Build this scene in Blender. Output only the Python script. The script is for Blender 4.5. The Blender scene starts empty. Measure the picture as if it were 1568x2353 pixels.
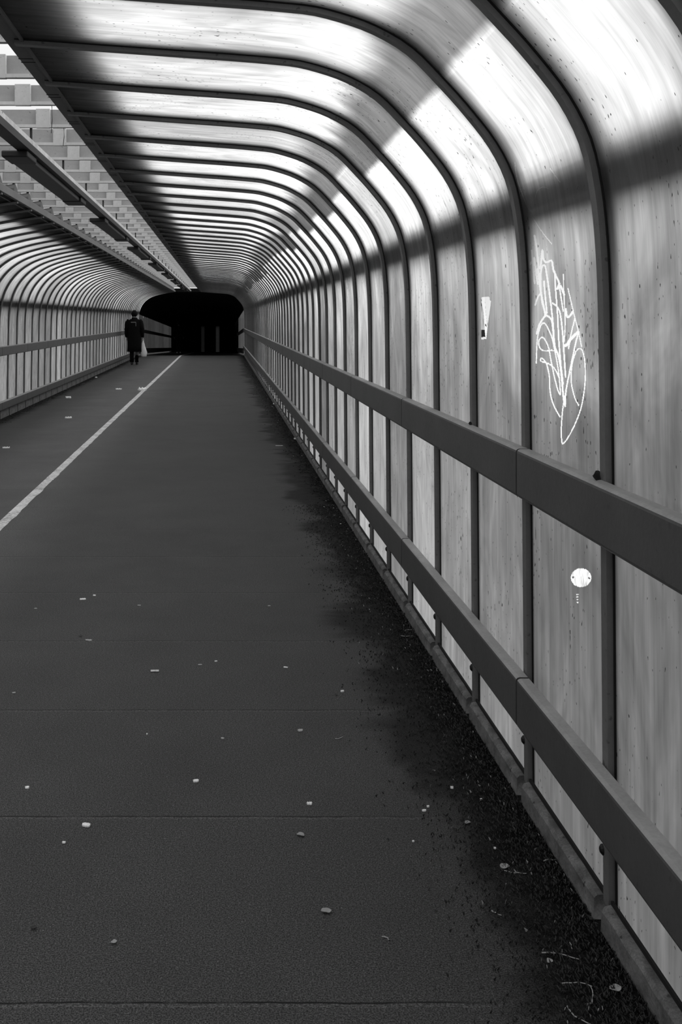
import bpy, math, random
import numpy as np
from mathutils import Vector
random.seed(7)
S = bpy.context.scene
COL = S.collection
PI = math.pi

# ------------------------------------------------------------------ measures
F = 2353.0            # focal length in pixels of the 1568 x 2353 frame
VX, VY = 507.0, 731.0 # where the tunnel's axis vanishes
EYE = 1.55
BAY, Y0 = 0.687, 2.594
YEND = Y0 + BAY*58
def yk(k): return Y0 + BAY * k
K_FIRST, K_LAST = -3, 57          # right-hand bays
KL_FIRST = 6                      # left-hand bays
def on_floor(px, py, z=0.0):
    y = F * (EYE - z) / (py - VY)
    return Vector(((px - VX) * y / F, y, z))
def to_px(x, y, z):
    return VX + F * x / y, VY - F * (z - EYE) / y

# ------------------------------------------------------------------ helpers
def tag(o, label=None, cat=None, group=None, kind=None):
    if label: o['label'] = label
    if cat: o['category'] = cat
    if group: o['group'] = group
    if kind: o['kind'] = kind
    return o
class MB:
    def __init__(s): s.v, s.f, s.m, s.uv = [], [], [], {}
    def quad(s, a, b, c, d, mi=0):
        n = len(s.v); s.v += [a, b, c, d]; s.f.append((n, n+1, n+2, n+3)); s.m.append(mi)
    def box(s, x0, x1, y0, y1, z0, z1, mi=0):
        n = len(s.v)
        s.v += [(x, y, z) for z in (z0, z1) for y in (y0, y1) for x in (x0, x1)]
        for q in ((0,2,3,1),(4,5,7,6),(0,1,5,4),(2,6,7,3),(0,4,6,2),(1,3,7,5)):
            s.f.append(tuple(n+i for i in q)); s.m.append(mi)
    def tube(s, pts, r, seg=8, cap=True):
        pts = [Vector(p) for p in pts]; n0 = len(s.v); k = len(pts)
        rr = r if isinstance(r, (list, tuple)) else [r]*k
        for i, p in enumerate(pts):
            t = (pts[min(i+1, k-1)] - pts[max(i-1, 0)]).normalized()
            u = t.cross(Vector((0, 0, 1)))
            if u.length < 1e-3: u = t.cross(Vector((1, 0, 0)))
            u.normalize(); w = t.cross(u)
            for j in range(seg):
                a = 2*PI*j/seg
                s.v.append(tuple(p + (u*math.cos(a) + w*math.sin(a))*rr[i]))
        for i in range(k-1):
            for j in range(seg):
                a, b = n0+i*seg+j, n0+i*seg+(j+1) % seg
                s.f.append((a, b, b+seg, a+seg)); s.m.append(0)
        if cap:
            s.f.append(tuple(n0+j for j in range(seg))[::-1]); s.m.append(0)
            s.f.append(tuple(n0+(k-1)*seg+j for j in range(seg))); s.m.append(0)
    def loft(s, rings, cap=True, mi=0):
        n0 = len(s.v); k = len(rings[0])
        for r in rings: s.v += [tuple(p) for p in r]
        for i in range(len(rings)-1):
            for j in range(k):
                a, b = n0+i*k+j, n0+i*k+(j+1) % k
                s.f.append((a, b, b+k, a+k)); s.m.append(mi)
        if cap:
            s.f.append(tuple(n0+j for j in range(k))[::-1]); s.m.append(mi)
            s.f.append(tuple(n0+(len(rings)-1)*k+j for j in range(k))); s.m.append(mi)
    def mesh(s, name, mats, smooth=False):
        me = bpy.data.meshes.new(name); me.from_pydata([tuple(v) for v in s.v], [], s.f)
        for m in (mats if isinstance(mats, (list, tuple)) else [mats]): me.materials.append(m)
        if any(s.m): me.polygons.foreach_set('material_index', s.m)
        if smooth: me.polygons.foreach_set('use_smooth', [True]*len(me.polygons))
        me.update(); return me
    def build(s, name, mats, parent=None, smooth=False, bevel=0):
        return link(name, s.mesh(name, mats, smooth), parent, bevel)
def link(name, me, parent=None, bevel=0):
    o = bpy.data.objects.new(name, me); COL.objects.link(o)
    if parent: o.parent = parent
    if bevel:
        b = o.modifiers.new('bevel', 'BEVEL'); b.width = bevel; b.segments = 3; b.limit_method = 'ANGLE'
    return o
def empty(name, loc=(0, 0, 0), rz=0):
    o = bpy.data.objects.new(name, None); COL.objects.link(o); o.location = loc; o.rotation_euler = (0, 0, rz)
    o.empty_display_size = 0.1
    return o
def copy_tree(o):
    c = o.copy(); COL.objects.link(c)
    for ch in list(o.children):
        d = ch.copy(); COL.objects.link(d); d.parent = c
        for g in list(ch.children):
            e = g.copy(); COL.objects.link(e); e.parent = d
    return c
ORD = ['zeroth','first','second','third','fourth','fifth','sixth','seventh','eighth','ninth','tenth','eleventh','twelfth',
       'thirteenth','fourteenth','fifteenth','sixteenth','seventeenth','eighteenth','nineteenth','twentieth','twenty-first','twenty-second',
       'twenty-third','twenty-fourth','twenty-fifth','twenty-sixth','twenty-seventh','twenty-eighth']

# ------------------------------------------------------------------ materials
class NT:
    def __init__(s, name):
        s.m = bpy.data.materials.new(name); s.m.use_nodes = True
        s.t = s.m.node_tree; s.t.nodes.clear()
        s.out = s.t.nodes.new('ShaderNodeOutputMaterial')
    def n(s, typ, **kw):
        nd = s.t.nodes.new(typ)
        for k, v in kw.items():
            if k.startswith('i_'):
                key = k[2:]; key = int(key) if key.isdigit() else key.replace('_', ' ')
                s.set(nd.inputs[key], v)
            else: setattr(nd, k, v)
        return nd
    def set(s, sock, v):
        if isinstance(v, bpy.types.NodeSocket): s.t.links.new(v, sock)
        else: sock.default_value = v
    def math(s, op, a, b=0.0, c=0.0, clamp=False):
        nd = s.t.nodes.new('ShaderNodeMath'); nd.operation = op; nd.use_clamp = clamp
        for i, v in enumerate((a, b, c)): s.set(nd.inputs[i], v)
        return nd.outputs[0]
    def smooth(s, x, a, b, lo=0.0, hi=1.0):
        nd = s.t.nodes.new('ShaderNodeMapRange'); nd.interpolation_type = 'SMOOTHSTEP'
        for i, v in enumerate((x, a, b, lo, hi)): s.set(nd.inputs[i], v)
        return nd.outputs[0]
    def noise(s, vec, scale, detail=3.0, rough=.55, dist=0.0):
        nd = s.n('ShaderNodeTexNoise', i_Scale=scale, i_Detail=detail, i_Roughness=rough, i_Distortion=dist)
        s.t.links.new(vec, nd.inputs['Vector']); return nd.outputs['Fac']
    def vec(s, x, y, z):
        nd = s.t.nodes.new('ShaderNodeCombineXYZ')
        for i, v in enumerate((x, y, z)): s.set(nd.inputs[i], v)
        return nd.outputs[0]
    def grey(s, v):
        nd = s.t.nodes.new('ShaderNodeCombineColor')
        for i in range(3): s.set(nd.inputs[i], v)
        return nd.outputs[0]
    def done(s, sh):
        s.t.links.new(sh, s.out.inputs['Surface']); return s.m

def paint(name, base, rough=.5, var=.25, scale=6.0, spec=.4, metal=0.0, spots=0.0):
    t = NT(name)
    p = t.n('ShaderNodeTexCoord').outputs['Object']
    a = t.noise(p, scale, 5, .65); b = t.noise(p, scale*14, 3, .6)
    v = t.math('MULTIPLY_ADD', a, var*1.6, 1-var*.8)
    v = t.math('MULTIPLY', v, t.math('MULTIPLY_ADD', b, var*.8, 1-var*.4))
    if spots:
        s = t.smooth(t.noise(p, 38, 2, .5), .66, .74, 1.0, 1-spots); v = t.math('MULTIPLY', v, s)
    v = t.math('MULTIPLY', v, base)
    bs = t.n('ShaderNodeBsdfPrincipled', i_Roughness=rough, i_Metallic=metal)
    bs.inputs['Specular IOR Level'].default_value = spec
    t.set(bs.inputs['Base Color'], t.grey(v))
    bp = t.n('ShaderNodeBump', i_Strength=.15, i_Distance=.004, i_Height=b); t.t.links.new(bp.outputs[0], bs.inputs['Normal'])
    return t.done(bs.outputs[0])

def panel_mat(name, T, band=(0, 0), low=.62, swirl=.8, roof=.72, band_amt=.76):
    """frosted, weather-streaked plastic sheet; UV: u across the bay in metres, v along the sheet from the floor in metres"""
    t = NT(name)
    uv = t.n('ShaderNodeUVMap', uv_map='UVMap').outputs[0]
    sp = t.n('ShaderNodeSeparateXYZ'); t.t.links.new(uv, sp.inputs[0]); u, v = sp.outputs[0], sp.outputs[1]
    oi = t.n('ShaderNodeObjectInfo'); rnd = oi.outputs['Random']
    r20 = t.math('MULTIPLY', rnd, 37.0)
    st = t.noise(t.vec(t.math('MULTIPLY', u, 30.0), t.math('MULTIPLY', v, 1.3), r20), 1.0, 5, .62, .3)
    st2 = t.noise(t.vec(t.math('MULTIPLY', u, 120.0), t.math('MULTIPLY', v, 5.0), r20), 1.0, 3, .6)
    big = t.noise(t.vec(t.math('MULTIPLY', u, 2.2), t.math('MULTIPLY', v, 1.1), r20), 1.0, 4, .55, 1.4)
    sw = t.noise(t.vec(t.math('MULTIPLY', u, 3.5), t.math('MULTIPLY', v, 1.6), r20), 1.0, 2, .5, 3.2)
    val = t.math('MULTIPLY_ADD', st, 1.0, .5)
    val = t.math('MULTIPLY', val, t.math('MULTIPLY_ADD', st2, .30, .85))
    val = t.math('MULTIPLY', val, t.math('MULTIPLY_ADD', big, .75, .62))
    val = t.math('MULTIPLY', val, t.math('MULTIPLY_ADD', sw, swirl, 1-swirl*.5))
    val = t.math('MULTIPLY', val, t.math('MULTIPLY_ADD', rnd, .5, .75))
    # less transmission low on the wall, rising towards the roof
    g = t.smooth(t.math('MULTIPLY_ADD', t.math('SUBTRACT', big, .5), .7, v), 1.15, 2.0, t.math('MULTIPLY', t.math('DIVIDE', oi.outputs['Object Index'], 100.0), low), 1.0)
    val = t.math('MULTIPLY', val, g)
    val = t.math('MULTIPLY', val, t.smooth(t.math('MULTIPLY_ADD', t.math('SUBTRACT', big, .5), .8, v), 2.6, 3.1, 1.0, roof))   # roof flat dimmed in the colour to hold down its brightness
    if band[1] > band[0]:  # darker band at the shoulder: hard lower edge
        v = t.math('MULTIPLY_ADD', t.math('SUBTRACT', rnd, .5), .16, v); wob = t.math('MULTIPLY_ADD', big, .10, v)
        m = t.math('MULTIPLY', t.smooth(v, band[0]-.01, band[0]+.035), t.smooth(wob, band[1]-.02, band[1]+.16, 1.0, 0.0))
        amt = t.math('MULTIPLY_ADD', rnd, .3, band_amt-.15)
        val = t.math('MULTIPLY', val, t.math('SUBTRACT', 1.0, t.math('MULTIPLY', m, amt)))
        ln = t.math('MULTIPLY', t.smooth(v, band[0]-.012, band[0]-.008), t.smooth(v, band[0], band[0]+.004, 1.0, 0.0))
        val = t.math('MULTIPLY_ADD', ln, .10, val)
    # flecks of dirt, a little taller than wide
    fl = t.noise(t.vec(t.math('MULTIPLY', u, 105.0), t.math('MULTIPLY', v, 45.0), r20), 1.0, 1, .5)
    fm = t.noise(t.vec(t.math('MULTIPLY', u, 4.0), t.math('MULTIPLY', v, 2.5), t.math('ADD', r20, 9.0)), 1.0, 2, .5)
    fthr = t.math('MULTIPLY_ADD', fm, -.34, .90)
    dots = t.smooth(t.math('SUBTRACT', fl, fthr), 0.0, .03, 1.0, .12)
    val = t.math('MULTIPLY', val, dots)
    val = t.math('MULTIPLY', val, T, clamp=True)
    tr = t.n('ShaderNodeBsdfTranslucent'); t.set(tr.inputs['Color'], t.grey(val))
    df = t.n('ShaderNodeBsdfDiffuse', i_Roughness=.3); t.set(df.inputs['Color'], t.grey(t.math('MULTIPLY', val, .45)))
    mx = t.n('ShaderNodeMixShader', i_0=.06, i_1=tr.outputs[0], i_2=df.outputs[0])
    gl = t.n('ShaderNodeBsdfGlossy', i_Roughness=.16); gl.inputs['Color'].default_value = (.8, .8, .8, 1)
    fr = t.n('ShaderNodeFresnel', i_IOR=1.38)
    mg = t.n('ShaderNodeMixShader', i_0=t.math('MULTIPLY', fr.outputs[0], .10), i_1=mx.outputs[0], i_2=gl.outputs[0])
    return t.done(mg.outputs[0])

def clear_mat(name, T, streak=.0, dif=.08):
    t = NT(name)
    p = t.n('ShaderNodeTexCoord').outputs['Object']
    sx = t.n('ShaderNodeSeparateXYZ'); t.t.links.new(p, sx.inputs[0])
    s = t.noise(t.vec(0.0, t.math('MULTIPLY', sx.outputs[1], 70.0), t.math('MULTIPLY', sx.outputs[2], 18.0)), 1.0, 3, .6)
    v = t.math('MULTIPLY', t.smooth(s, .3, .55, 1-streak, 1.0), T)
    tr = t.n('ShaderNodeBsdfTranslucent'); t.set(tr.inputs['Color'], t.grey(v))
    df = t.n('ShaderNodeBsdfDiffuse'); df.inputs['Color'].default_value = (.8, .8, .8, 1)
    mx = t.n('ShaderNodeMixShader', i_0=dif, i_1=tr.outputs[0], i_2=df.outputs[0])
    return t.done(mx.outputs[0])

def floor_mat():
    t = NT('asphalt')
    p = t.n('ShaderNodeTexCoord').outputs['Object']
    sx = t.n('ShaderNodeSeparateXYZ'); t.t.links.new(p, sx.inputs[0]); x, y = sx.outputs[0], sx.outputs[1]
    grain = t.noise(p, 260, 2, .7); grit = t.noise(p, 110, 3, .7); patch = t.noise(p, 2.4, 4, .6); big = t.noise(p, .8, 2, .5)
    v = t.math('MULTIPLY_ADD', t.smooth(grain, .36, .64), 1.5, .22)
    v = t.math('MULTIPLY', v, t.math('MULTIPLY_ADD', grit, 1.6, .2))
    v = t.math('MULTIPLY', v, t.math('MULTIPLY_ADD', patch, .5, .75))
    v = t.math('MULTIPLY', v, t.math('MULTIPLY_ADD', big, .4, .8))
    v = t.math('MULTIPLY', v, .056)
    pale = t.math('MULTIPLY', t.smooth(t.noise(p, 190, 1, .5), .69, .76), .6)          # pale chips in the aggregate
    v = t.math('MULTIPLY_ADD', pale, .22, v)
    # paler strip along the middle of the left lane
    lw = t.math('MULTIPLY', t.smooth(x, -2.95, -2.2), t.smooth(x, -1.7, -1.0, 1.0, 0.0))
    v = t.math('MULTIPLY', v, t.math('MULTIPLY_ADD', lw, .8, 1.0))
    # saw-cut joints every 0.866 m
    wob = t.math('MULTIPLY', t.math('SUBTRACT', t.noise(t.vec(x, 0.0, 0.0), 5, 3, .6), .5), .02)
    ph = t.math('FRACT', t.math('DIVIDE', t.math('ADD', t.math('ADD', y, wob), 8.66-2.32+.0045), .866))
    ph = t.math('MULTIPLY', ph, .866)
    brk = t.smooth(t.noise(t.vec(t.math('MULTIPLY', x, 6.0), y, 3.0), 1.0, 4, .7), .36, .5, .25, 1.0)
    j = t.math('MULTIPLY', t.math('MULTIPLY', t.math('LESS_THAN', ph, .006), t.smooth(x, .45, .7, 1.0, 0.0)), brk)
    j2 = t.math('MULTIPLY', t.math('MULTIPLY', t.math('LESS_THAN', t.math('ABSOLUTE', t.math('SUBTRACT', ph, .859)), .006), t.smooth(grit, .42, .6)), t.smooth(x, .5, .8, 1.0, 0.0))
    v = t.math('MULTIPLY_ADD', j2, .045, v)
    v = t.math('MULTIPLY', v, t.math('MULTIPLY_ADD', j, -.88, 1.0))
    # moss and wet leaf mould along both kerbs
    e = t.math('MULTIPLY', t.math('SUBTRACT', t.noise(t.vec(t.math('MULTIPLY', x, .6), y, 0.0), 1.55, 4, .62, .5), .5), .9)
    m = t.smooth(t.math('ADD', x, e), .58, .76)
    e2 = t.math('MULTIPLY', t.math('SUBTRACT', t.noise(p, 9, 4, .7), .5), .5)
    m2 = t.smooth(t.math('ADD', x, e2), .72, .95)
    ml = t.smooth(t.math('ADD', x, t.math('MULTIPLY', e, .35)), -3.05, -3.3)
    k = t.math('MULTIPLY_ADD', m, -.62, 1.0); k = t.math('MULTIPLY', k, t.math('MULTIPLY_ADD', m2, -.75, 1.0)); k = t.math('MULTIPLY', k, t.math('MULTIPLY_ADD', ml, -.75, 1.0))
    v = t.math('MULTIPLY', v, k)
    h = t.math('ADD', t.math('MULTIPLY', grain, .5), t.math('MULTIPLY_ADD', j, -2.0, grit))
    bp = t.n('ShaderNodeBump', i_Strength=.55, i_Distance=.004, i_Height=h)
    bs = t.n('ShaderNodeBsdfPrincipled', i_Roughness=.72); bs.inputs['Specular IOR Level'].default_value = .35
    t.set(bs.inputs['Base Color'], t.grey(v)); t.set(bs.inputs['Specular IOR Level'], t.math('MULTIPLY', k, .26))
    t.t.links.new(bp.outputs[0], bs.inputs['Normal'])
    return t.done(bs.outputs[0])

def line_mat():
    t = NT('worn_white_paint')
    p = t.n('ShaderNodeTexCoord').outputs['Object']
    a = t.noise(p, 45, 4, .7); b = t.noise(p, 5, 3, .6)
    v = t.smooth(t.math('ADD', t.math('MULTIPLY', a, .7), t.math('MULTIPLY', b, .5)), .40, .72, .28, .80)
    bs = t.n('ShaderNodeBsdfPrincipled', i_Roughness=.7); t.set(bs.inputs['Base Color'], t.grey(v))
    return t.done(bs.outputs[0])

M = dict(
    rib=paint('grey_rib_paint', .165, .5, .35, 5, spots=.5),
    gasket=paint('black_rubber', .008, .8, .2),
    outer=paint('outer_steel', .05, .6, .2),
    dust_highlight=paint('dusty_highlight_top', .34, .6, .5, 7), rail=paint('rail_paint', .095, .45, .4, 4, spec=.35, spots=.25),
    beam=paint('dark_beam_paint', .10, .55, .4, 4),
    sill=paint('weathered_sill', .16, .8, 1.6, 13, spots=.7),
    stiff=paint('paler_steel_paint', .46, .6, .3, 3, spots=.3), cross=paint('pale_steel_paint', .27, .6, .3, 3, spots=.35),
    tray=paint('rusty_pale_tray', .42, .7, .6, 12, spots=.85),
    dark=paint('black_metal', .012, .5, .3),
    lamp=paint('perforated_cover', .045, .5, .5, 60),
    cloth=paint('black_cloth', .006, .9, .3, spec=.1),
    skin=paint('skin', .25, .6, .1), hair=paint('black_hair', .006, .7, .2, spec=.1),
    shoe=paint('black_shoe', .01, .5, .2), whiteshoe=paint('white_shoe', .95, .6, .1),
    bag=paint('white_plastic', .85, .4, .15), print=paint('grey_print', .25, .7, .2),
    paper=paint('white_paper', .95, .7, .05, 30), dull=paint('grey_scrap', .45, .7, .4, 30), butt=paint('cigarette_paper', .92, .7, .05),
    mould=paint('leaf_mould', .035, .8, .8, 60, spec=.2), leaf=paint('pale_leaf', .34, .7, .4, 30), darkleaf=paint('dark_leaf', .02, .6, .4, 30), twig=paint('dry_twig', .42, .7, .4, 30),
    vault=paint('black_lining', .004, .8, .2, spec=.08), ramp=paint('unlit_asphalt', .006, .7, .3, 40, spec=.08),  # lack of light on the ramp put into a near-black asphalt colour
    line=line_mat(), floor=floor_mat(),
)

# ------------------------------------------------------------------ arch profiles (x, height), floor to ridge
RP = [(1.006, .05), (1.002, .6), (.9975, 1.137), (.991, 1.593), (.983, 1.759), (.968, 1.890), (.941, 2.006), (.887, 2.1135), (.81, 2.2145),
      (.732, 2.303), (.6165, 2.419), (.50, 2.4886), (.385, 2.530), (.269, 2.5556), (-.25, 2.596), (-.80, 2.634)]
LP = [(-3.415, .05), (-3.41, .6), (-3.40, 1.15), (-3.39, 1.55), (-3.365, 1.75), (-3.31, 1.95), (-3.21, 2.13), (-3.06, 2.29), (-2.86, 2.415),
      (-2.6, 2.505), (-2.3, 2.572), (-1.88, 2.634)]
def spline(P, step=.03):
    P = [np.array(p) for p in P]; out = []
    for i in range(len(P)-1):
        p0, p1, p2, p3 = P[max(i-1, 0)], P[i], P[i+1], P[min(i+2, len(P)-1)]
        L = np.linalg.norm(p2-p1); n = max(1, int(round(L/(.25 if i < 2 else step))))
        # chord-scaled tangents keep long and short spans well behaved
        m1 = (p2-p0)/max(np.linalg.norm(p2-p0), 1e-6)*L; m2 = (p3-p1)/max(np.linalg.norm(p3-p1), 1e-6)*L
        for j in range(n):
            t = j/n
            out.append((2*t**3-3*t**2+1)*p1 + (t**3-2*t**2+t)*m1 + (-2*t**3+3*t**2)*p2 + (t**3-t**2)*m2)
    out.append(P[-1]); return np.array(out)
RS, LS = spline(RP, .045), spline(LP, .05)
def frame_of(pts, side):
    d = np.gradient(pts, axis=0); d /= np.linalg.norm(d, axis=1)[:, None]
    nrm = np.stack([-d[:, 1], d[:, 0]], 1) * side      # towards the inside
    s = np.concatenate([[0], np.cumsum(np.linalg.norm(np.diff(pts, axis=0), axis=1))])
    return nrm, s
RN, RARC = frame_of(RS, 1); LN, LARC = frame_of(LS, -1)
def sweep(mb, pts, nrm, a, b, y0, y1):
    rings = []
    for p, n in zip(pts, nrm):
        i, o = p+n*a, p+n*b
        rings.append([(i[0], y0, i[1]), (i[0], y1, i[1]), (o[0], y1, o[1]), (o[0], y0, o[1])])
    mb.loft(rings)
def sheet(pts, arc, y0, y1, name, mat):
    vs, fs, uvs = [], [], []
    for p, s in zip(pts, arc):
        vs += [(p[0], y0, p[1]), (p[0], y1, p[1])]
    for i in range(len(pts)-1):
        fs.append((2*i, 2*i+1, 2*i+3, 2*i+2)); uvs += [(0, arc[i]), (y1-y0, arc[i]), (y1-y0, arc[i+1]), (0, arc[i+1])]
    me = bpy.data.meshes.new(name); me.from_pydata(vs, [], fs); me.materials.append(mat)
    l = me.uv_layers.new(name='UVMap'); l.data.foreach_set('uv', np.array(uvs, dtype=np.float32).ravel())
    me.polygons.foreach_set('use_smooth', [True]*len(fs)); return me
# arc position of the darker band at the right-hand shoulder
def arc_at(pts, arc, x, z): return float(arc[np.argmin((pts[:, 0]-x)**2+(pts[:, 1]-z)**2)])
b0, b1 = arc_at(RS, RARC, .745, 2.29), arc_at(RS, RARC, .55, 2.46)
PM_R = panel_mat('frosted_sheet', .76, (b0, b1), low=.27)
PM_L = panel_mat('frosted_sheet_left', .58, (0, 0), low=.85)
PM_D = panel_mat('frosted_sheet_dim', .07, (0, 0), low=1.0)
PM_C, PM_P, PM_G = clear_mat('scraped_clear_plastic', .9, 0.0, .05), clear_mat('pale_paper_backlit', .80), clear_mat('grey_print_backlit', .55, .6)
PM_W = clear_mat('lamp_glow_plastic', 1.0, .55, .03)  # extra transmission stands in for the glow of a lamp

# ------------------------------------------------------------------ floor
mb = MB(); mb.quad((-3.5, -6, 0), (1.08, -6, 0), (1.08, YEND, 0), (-3.5, YEND, 0))
mb.quad((-3.5, -6, -.25), (-3.5, YEND, -.25), (1.08, YEND, -.25), (1.08, -6, -.25))
mb.quad((-3.5, YEND, 0), (1.08, YEND, 0), (1.08, YEND, -.25), (-3.5, YEND, -.25))
tag(mb.build('floor', M['floor']), kind='structure')
mb = MB(); R_ = random.Random(3); NL = 260; ring = []
for i in range(NL+1):
    y = 3.0 + (YEND-3.0)*i/NL
    ring.append([(-1.685+R_.uniform(-.007, .007), y, .0), (-1.605+R_.uniform(-.007, .007), y, .0), (-1.605, y, .003), (-1.685, y, .003)])
mb.loft(ring)
tag(mb.build('lane_line', M['line']), 'worn white painted line running down the asphalt between the two lanes', 'line')

# ------------------------------------------------------------------ right-hand sheets
def poly_mask(px, py, poly):
    inside = np.zeros(px.shape, bool); n = len(poly)
    for i in range(n):
        x1, y1 = poly[i]; x2, y2 = poly[(i+1) % n]
        c = ((y1 > py) != (y2 > py)) & (px < (x2-x1)*(py-y1)/(y2-y1+1e-12)+x1)
        inside ^= c
    return inside
def seg_dist(px, py, pts):
    d = np.full(px.shape, 1e9)
    for (x1, y1), (x2, y2) in zip(pts[:-1], pts[1:]):
        dx, dy = x2-x1, y2-y1; t = np.clip(((px-x1)*dx+(py-y1)*dy)/(dx*dx+dy*dy+1e-9), 0, 1)
        d = np.minimum(d, np.hypot(px-x1-t*dx, py-y1-t*dy))
    return d
def smooth_line(pts, n=6):
    P = [np.array(p, float) for p in pts]; out = []
    for i in range(len(P)-1):
        p0, p1, p2, p3 = P[max(i-1, 0)], P[i], P[i+1], P[min(i+2, len(P)-1)]
        for j in range(n):
            t = j/n; out.append(.5*((2*p1)+(-p0+p2)*t+(2*p0-5*p1+4*p2-p3)*t*t+(-p0+3*p1-3*p2+p3)*t**3))
    out.append(P[-1]); return [tuple(p) for p in out]
def cut(ox, oy, sc, pts): return [(ox+x/sc, oy+y/sc) for x, y in pts]

G = [  # scratched tag: strokes traced on the sheet, (width, points)
 (4.6, [(222,100),(245,240),(262,400),(272,440),(290,380),(302,250),(315,340),(345,375),(400,360),(420,460),(470,570),(480,600)]),
 (4.2, [(192,250),(205,400),(222,590)]), (4.2, [(218,330),(235,480),(255,600)]), (5.0, [(180,390),(192,372),(215,350)]),
 (4.6, [(250,450),(270,560),(290,700),(320,850),(335,930)]), (4.0, [(235,480),(255,440),(270,520)]),
 (4.0, [(285,640),(285,500),(300,420),(320,405),(340,450),(380,720),(410,980),(430,1230),(460,1320),(490,1450),(510,1650),(525,1800),(540,1870)]),
 (4.0, [(320,570),(330,700),(350,900)]), (3.6, [(228,820),(255,740),(290,700),(300,790),(340,910)]),
 (4.4, [(245,1115),(270,1030),(310,960),(345,930),(390,960),(410,1030),(425,1200),(440,1300)]),
 (3.0, [(240,1420),(250,1180),(280,1050),(315,1005),(350,1040),(400,1150),(430,1280),(470,1500),(490,1720),(485,1745),(460,1690),(420,1530),(390,1380),(370,1270),(330,1180),(295,1155),(265,1200),(280,1270),(330,1295),(400,1290),(450,1310),(480,1360),(500,1480),(520,1640)]),
 (3.0, [(480,1580),(430,1480),(370,1430),(310,1410),(285,1400),(290,1370),(320,1390),(350,1440),(375,1560),(380,1680),(400,1800),(440,1900),(485,1980)]),
 (3.6, [(430,470),(440,650),(460,900),(475,1200),(500,1500),(520,1750)]),
 (3.6, [(410,800),(460,840),(490,920),(515,1120),(530,1350),(545,1570)]),
 (5.2, [(480,600),(460,650),(490,620),(530,710)]), (3.2, [(480,620),(500,760),(520,880)]), (5.0, [(545,860),(560,940),(590,930),(620,890)]),
 (2.6, [(570,650),(610,820),(640,950),(680,1100),(710,1250)]), (3.0, [(640,960),(600,1130),(575,1270)]),
 (7.0, [(530,1240),(560,1230),(600,1170),(675,1100)]), (3.6, [(540,1860),(550,1700),(600,1450),(640,1260),(675,1110)]),
 (2.8, [(680,1860),(640,1780),(605,1630),(610,1450),(650,1310),(690,1270),(725,1310),(748,1450),(745,1650),(710,1870),(650,2040),(580,2180),(520,2260),(505,2230),(500,2100),(515,1900),(540,1760)]),
 (2.4, [(520,500),(530,760),(540,1000),(530,1200)]),
]
STROKES = [(w, smooth_line(cut(1180, 520, 4.525, p))) for w, p in G]
STROKES += [(1.9, smooth_line(cut(1100, 300, 5.227, p))) for p in (
    [(620,240),(540,230),(480,245),(445,310),(440,420),(470,600),(540,800),(640,1020),(760,1210),(880,1360)],
    [(685,800),(700,740),(735,690),(790,680),(850,700)], [(860,455),(980,620)])]
def fine_panel(k, z_lo, z_hi, classify, parts):
    """sheet of bay k with a finely divided zone; classify(px,py)->part index per face (0 = the sheet itself)"""
    y0, y1 = yk(k), yk(k+1)
    s_lo, s_hi = np.interp([z_lo, z_hi], RS[:, 1], RARC)
    seg = [(RARC[0], s_lo, .06, 2), (s_lo, s_hi, .0026, int((y1-y0)/.0036)), (s_hi, RARC[-1], .04, 2)]
    data = {}
    for a, b, st, ny in seg:
        ns = max(2, int((b-a)/st)+1); ss = np.linspace(a, b, ns); ys = np.linspace(y0, y1, ny+1)
        X = np.interp(ss, RARC, RS[:, 0]); Z = np.interp(ss, RARC, RS[:, 1])
        V = np.stack([np.repeat(X, ny+1), np.tile(ys, ns), np.repeat(Z, ny+1)], 1)
        UV = np.stack([np.tile(ys-y0, ns), np.repeat(ss, ny+1)], 1)
        ii, jj = np.meshgrid(np.arange(ns-1), np.arange(ny), indexing='ij')
        q = (ii*(ny+1)+jj).ravel(); Fq = np.stack([q, q+1, q+ny+2, q+ny+1], 1)
        if st < .01:
            c = V[Fq].mean(1); px, py = to_px(c[:, 0], c[:, 1], c[:, 2]); cls = classify(px, py)
        else: cls = np.zeros(len(Fq), int)
        for ci in np.unique(cls):
            fsel = Fq[cls == ci]; used, inv = np.unique(fsel, return_inverse=True)
            data.setdefault(int(ci), []).append((V[used], inv.reshape(-1, 4), UV[fsel].reshape(-1, 2)))
    objs = {}
    for name, idx, mats in parts:
        vs, fs, uvs, mi, off = [], [], [], [], 0
        for m_i, ci in enumerate(idx):
            for V, Fi, UV in data.get(ci, []):
                vs.append(V); fs.append(Fi+off); uvs.append(UV); off += len(V); mi += [m_i]*len(Fi)
        me = bpy.data.meshes.new(name); me.from_pydata(np.concatenate(vs).tolist(), [], np.concatenate(fs).tolist())
        l = me.uv_layers.new(name='UVMap'); l.data.foreach_set('uv', np.concatenate(uvs).astype(np.float32).ravel())
        for m in mats: me.materials.append(m)
        me.polygons.foreach_set('material_index', mi); me.polygons.foreach_set('use_smooth', [True]*len(me.polygons))
        objs[name] = me
    return objs
def cls_graffiti(px, py):
    c = np.zeros(px.shape, int)
    for w, pts in STROKES: c[seg_dist(px, py, pts) < w*.5] = 1
    e = ((px-1336)/23.5)**2+((py-1327.5)/21.5)**2 < 1  # lamp glow put in as a round patch of clearer sheet
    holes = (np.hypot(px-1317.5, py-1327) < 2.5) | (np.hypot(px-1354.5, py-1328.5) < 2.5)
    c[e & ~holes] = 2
    for x, y, a, b in ((1327.5,1371.5,3,1.5),(1328,1377.5,2.2,1.4),(1328,1384.5,2.6,1.3),(1327,1366,3.5,1.0)):  # reflections below the glow, put in as small clearer spots
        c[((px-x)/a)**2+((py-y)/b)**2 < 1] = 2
    return c
SX = lambda p: cut(1080, 660, 16.81, p)
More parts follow.
